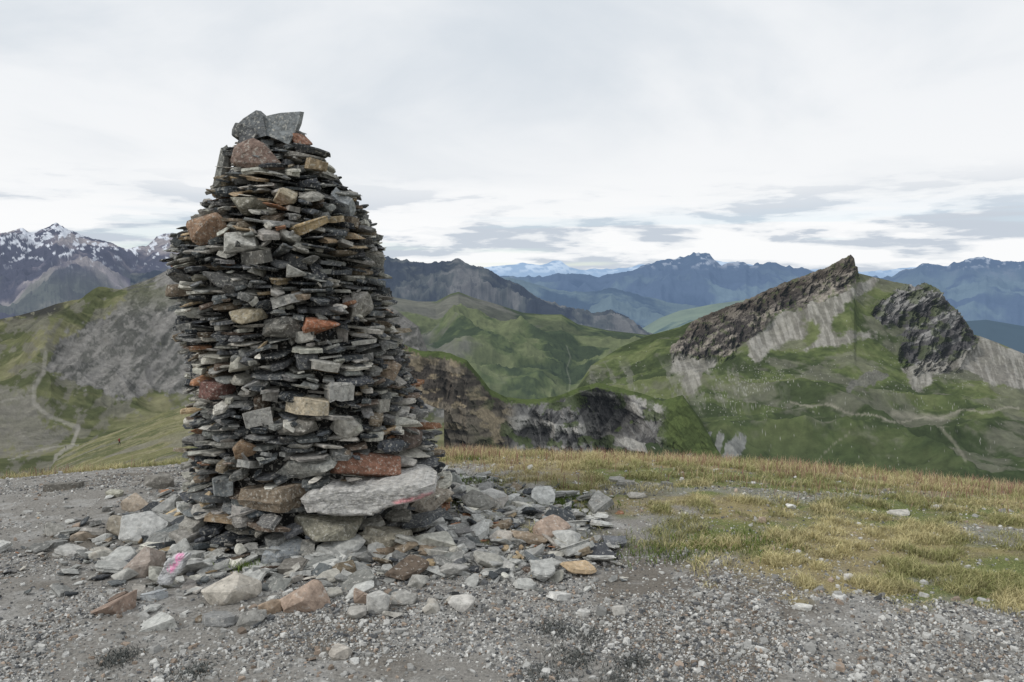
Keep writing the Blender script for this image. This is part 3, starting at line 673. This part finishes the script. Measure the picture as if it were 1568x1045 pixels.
def gden(x,y):
    g=grassm(x,y);n=fbm(x*1.4,y*1.4,5,301,.6)
    right=sstep(-1.5,1.2,x)
    return (1-.85*g)*(.08+.92*sstep(.42,.6,n+.14*right-.04))
ng=85000;xy=samp(ng,gden)
sz=.0075*np.exp(rng.normal(0,.50,ng))*(.8+.1*xy[:,1]);sz=np.clip(sz,.004,.05)
br=rng.uniform(.45,1.3,ng)[:,None]
cols=np.where(rng.random(ng)[:,None]<.10,sl(152,130,108)[None],np.where(rng.random(ng)[:,None]<.38,lin(98,99,100)[None],lin(172,171,167)[None]))*br
Mgr=mk('gravel_stone',80,.25,.3,.004)
scatter_prisms('gravel',ng,xy,sz,cols,Mgr)
n2_=4600;xy=samp(n2_,lambda x,y:(1-.6*grassm(x,y))*(.2+.8*sstep(.45,.6,fbm(x*1.1,y*1.1,3,305))))
sz=np.clip(.022*np.exp(rng.normal(0,.45,n2_)),.012,.08)
cols=np.where(rng.random(n2_)[:,None]<.12,sl(152,130,108)[None],lin(168,167,163)[None])*rng.uniform(.5,1.25,n2_)[:,None]
scatter_prisms('gravel',n2_,xy,sz,cols,Mgr)
# ---------- grass ----------
KK=.90
def blades(name,xy,ht,wd,lean,c0,c1,mat):
    n=len(xy);a=rng.uniform(0,6.28,n);la=rng.uniform(0,6.28,n);z=gz(xy[:,0],xy[:,1])
    dx=np.cos(a)*wd/2;dy=np.sin(a)*wd/2;lx=np.cos(la)*lean*ht;ly=np.sin(la)*lean*ht
    V=np.zeros((n,5,3))
    for k,(t,w) in enumerate(((0,1),(0,-1),(.55,.8),(.55,-.8),(1,0))):
        V[:,k,0]=xy[:,0]+dx*w+lx*t*t;V[:,k,1]=xy[:,1]+dy*w+ly*t*t;V[:,k,2]=z-.004+ht*t*(1-.3*lean*t)
    b=(np.arange(n)*5)[:,None];fl=(np.array([0,1,3,2,2,3,4])[None]+b).ravel();tot=np.tile([4,3],n)
    C=np.zeros((n,5,3))
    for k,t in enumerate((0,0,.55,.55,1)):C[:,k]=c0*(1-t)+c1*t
    return npmesh(name,V.reshape(-1,3),fl,tot,C.reshape(-1,3),mat,False)
Mgs=mk('grass_blades',6,.2,0)
nb=165000;xy=samp(nb,lambda x,y:grassm(x,y)*(.14+.86*sstep(.40,.58,fbm(x*6,y*6,3,311))),3.2,12)
cl=fbm(xy[:,0]*.8,xy[:,1]*1.4,4,51)
tuft=fbm(xy[:,0]*6,xy[:,1]*6,3,311)
ht=rng.uniform(.015,.050,nb)*(.45+1.2*sstep(.42,.68,tuft))*(1+.5*sstep(6,9,xy[:,1]))
gmix=(sstep(.44,.58,cl)*.6+rng.uniform(-.35,.30,nb)).clip(0,1)[:,None]
c1=lin(208,196,150)[None]*(1-gmix)+lin(122,132,76)[None]*gmix;c1=c1*rng.uniform(.6,1.2,nb)[:,None]
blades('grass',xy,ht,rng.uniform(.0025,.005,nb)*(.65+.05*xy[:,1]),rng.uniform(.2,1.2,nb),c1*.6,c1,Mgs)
ns=15000;xy=samp(ns,lambda x,y:grassm(x,y)*sstep(5.4,8.2,y)*(.10+.90*sstep(.42,.6,fbm(x*2,y*2,3,321))),4.5,12)
c1=(np.where(rng.random(ns)[:,None]<.55,lin(156,118,108)[None],lin(198,182,146)[None]))*rng.uniform(.7,1.15,ns)[:,None]
blades('grass',xy,rng.uniform(.06,.16,ns),rng.uniform(.0025,.005,ns),rng.uniform(.05,.5,ns),c1*.8,c1,Mgs)
tx=[]
for (a_,b_,nn,sp) in [(376,872,260,.05),(735,775,400,.12),(870,770,900,.18),(690,740,600,.2),(700,705,500,.2),(1120,835,700,.2),(1010,850,400,.15)]:
    x,y,z,d=gpt(a_,b_);tx.append(np.stack([x+rng.normal(0,sp,nn),y+rng.normal(0,sp*.6,nn)],-1))
xy=np.concatenate(tx);n=len(xy);c1=lin(108,126,64)[None]*rng.uniform(.6,1.2,n)[:,None]
blades('grass',xy,rng.uniform(.02,.07,n),rng.uniform(.003,.006,n),rng.uniform(.1,.9,n),c1*.6,c1,Mgs)
tx=[]
for (a_,b_,nn,sp) in [(182,1010,700,.045),(300,1030,400,.04),(850,965,600,.05),(880,1010,700,.055),(970,1015,450,.04),(830,1035,500,.05),(905,975,400,.05),(945,1040,300,.04)]:
    x,y,z,d=gpt(a_,b_);tx.append(np.stack([x+rng.normal(0,sp,nn),y+rng.normal(0,sp*1.2,nn)],-1))
xy=np.concatenate(tx);n=len(xy);c1=lin(104,107,104)[None]*rng.uniform(.4,1.2,n)[:,None]
blades('dry_cushion_plant',xy,rng.uniform(.008,.035,n),rng.uniform(.002,.005,n),rng.uniform(.2,1.6,n),c1*.5,c1,Mgs)
# ---------- world ----------
sc=bpy.context.scene
w=bpy.data.worlds.new('World');sc.world=w;w.use_nodes=True;nt=w.node_tree;N=nt.nodes;Lk=nt.links
bg=N['Background'];sky=N.new('ShaderNodeTexSky');sky.sky_type='NISHITA';sky.sun_disc=False
SE=math.radians(44);az=math.radians(-115)
sky.sun_elevation=SE;sky.sun_rotation=az%(2*math.pi);sky.altitude=2600
tc=N.new('ShaderNodeTexCoord')
sep=N.new('ShaderNodeSeparateXYZ');Lk.new(tc.outputs['Generated'],sep.inputs[0])
def math_(op,a,b=None,c=None):
    m=N.new('ShaderNodeMath');m.operation=op
    for i,q in enumerate((a,b,c)):
        if q is None:continue
        if isinstance(q,(int,float)):m.inputs[i].default_value=q
        else:Lk.new(q,m.inputs[i])
    return m.outputs[0]
zc=math_('MAXIMUM',sep.outputs[2],0.0)
den=math_('ADD',zc,.16)
cv=N.new('ShaderNodeCombineXYZ');Lk.new(math_('DIVIDE',sep.outputs[0],den),cv.inputs[0]);Lk.new(math_('DIVIDE',sep.outputs[1],den),cv.inputs[1])
def wn(vec,s,d,r,dist=0.0):
    n=N.new('ShaderNodeTexNoise');n.inputs['Scale'].default_value=s;n.inputs['Detail'].default_value=d;n.inputs['Roughness'].default_value=r;n.inputs['Distortion'].default_value=dist;Lk.new(vec,n.inputs['Vector']);return n.outputs['Fac']
def mrg(v,a,b,c=0,d=1):
    m=N.new('ShaderNodeMapRange');m.interpolation_type='SMOOTHSTEP';m.inputs[1].default_value=a;m.inputs[2].default_value=b;m.inputs[3].default_value=c;m.inputs[4].default_value=d;Lk.new(v,m.inputs[0]);return m.outputs[0]
def mxc(f,a,b):
    m=N.new('ShaderNodeMix');m.data_type='RGBA';Lk.new(f,m.inputs[0])
    for i,q in ((6,a),(7,b)):
        if isinstance(q,tuple):m.inputs[i].default_value=(*q,1)
        else:Lk.new(q,m.inputs[i])
    return m.outputs[2]
big=wn(cv.outputs[0],.6,7,.52,.5)
c=mxc(mrg(big,.40,.62),(8.9,9.1,9.35),(6.8,7.35,7.95))
# bright belt above the horizon
c=mxc(math_('MULTIPLY',mrg(sep.outputs[2],.22,.10),.6),c,(9.4,9.5,9.6))
mp=N.new('ShaderNodeMapping');mp.inputs['Scale'].default_value=(4.2,4.2,26);mp.inputs['Location'].default_value=(2.3,.9,.7);Lk.new(tc.outputs['Generated'],mp.inputs[0])
low=wn(mp.outputs[0],1.7,10,.55,.15)
lowm=mrg(sep.outputs[2],.13,.05)
lowc=mrg(low,.50,.565)
c=mxc(math_('MULTIPLY',lowc,math_('MULTIPLY',lowm,.9)),c,(5.5,6.1,6.9))
brt=mrg(low,.50,.45);c=mxc(math_('MULTIPLY',brt,math_('MULTIPLY',lowm,.9)),c,(9.8,9.85,9.9))
mp2=N.new('ShaderNodeMapping');mp2.inputs['Scale'].default_value=(2.2,2.2,40);mp2.inputs['Location'].default_value=(3,1,2);Lk.new(tc.outputs['Generated'],mp2.inputs[0])
gap=wn(mp2.outputs[0],1.2,6,.5)
skb=N.new('ShaderNodeVectorMath');skb.operation='SCALE';skb.inputs['Scale'].default_value=1.2;Lk.new(sky.outputs[0],skb.inputs[0])
gm2=math_('MULTIPLY',mrg(gap,.50,.60),math_('MULTIPLY',mrg(sep.outputs[2],.10,.02),.5))
c=mxc(gm2,c,skb.outputs[0])
Lk.new(c,bg.inputs[0]);bg.inputs[1].default_value=.100
sun=bpy.data.lights.new('sun','SUN');sun.energy=1.5;sun.angle=math.radians(10);sun.color=(1,.97,.92)
so=bpy.data.objects.new('sun',sun);sc.collection.objects.link(so)
dirv=Vector((math.sin(az)*math.cos(SE),math.cos(az)*math.cos(SE),math.sin(SE)))
so.rotation_euler=dirv.to_track_quat('Z','Y').to_euler()
cam=bpy.data.cameras.new('camera');cam.sensor_width=36;cam.lens=36*F/1568.0;cam.clip_end=200000;cam.clip_start=.05
co=bpy.data.objects.new('camera',cam);sc.collection.objects.link(co);co.location=(0,0,EYE);co.rotation_euler=(math.pi/2-PIT,0,0);sc.camera=co
sc.view_settings.view_transform='Standard';sc.view_settings.look='None';sc.view_settings.exposure=0
print('stones',cnt)
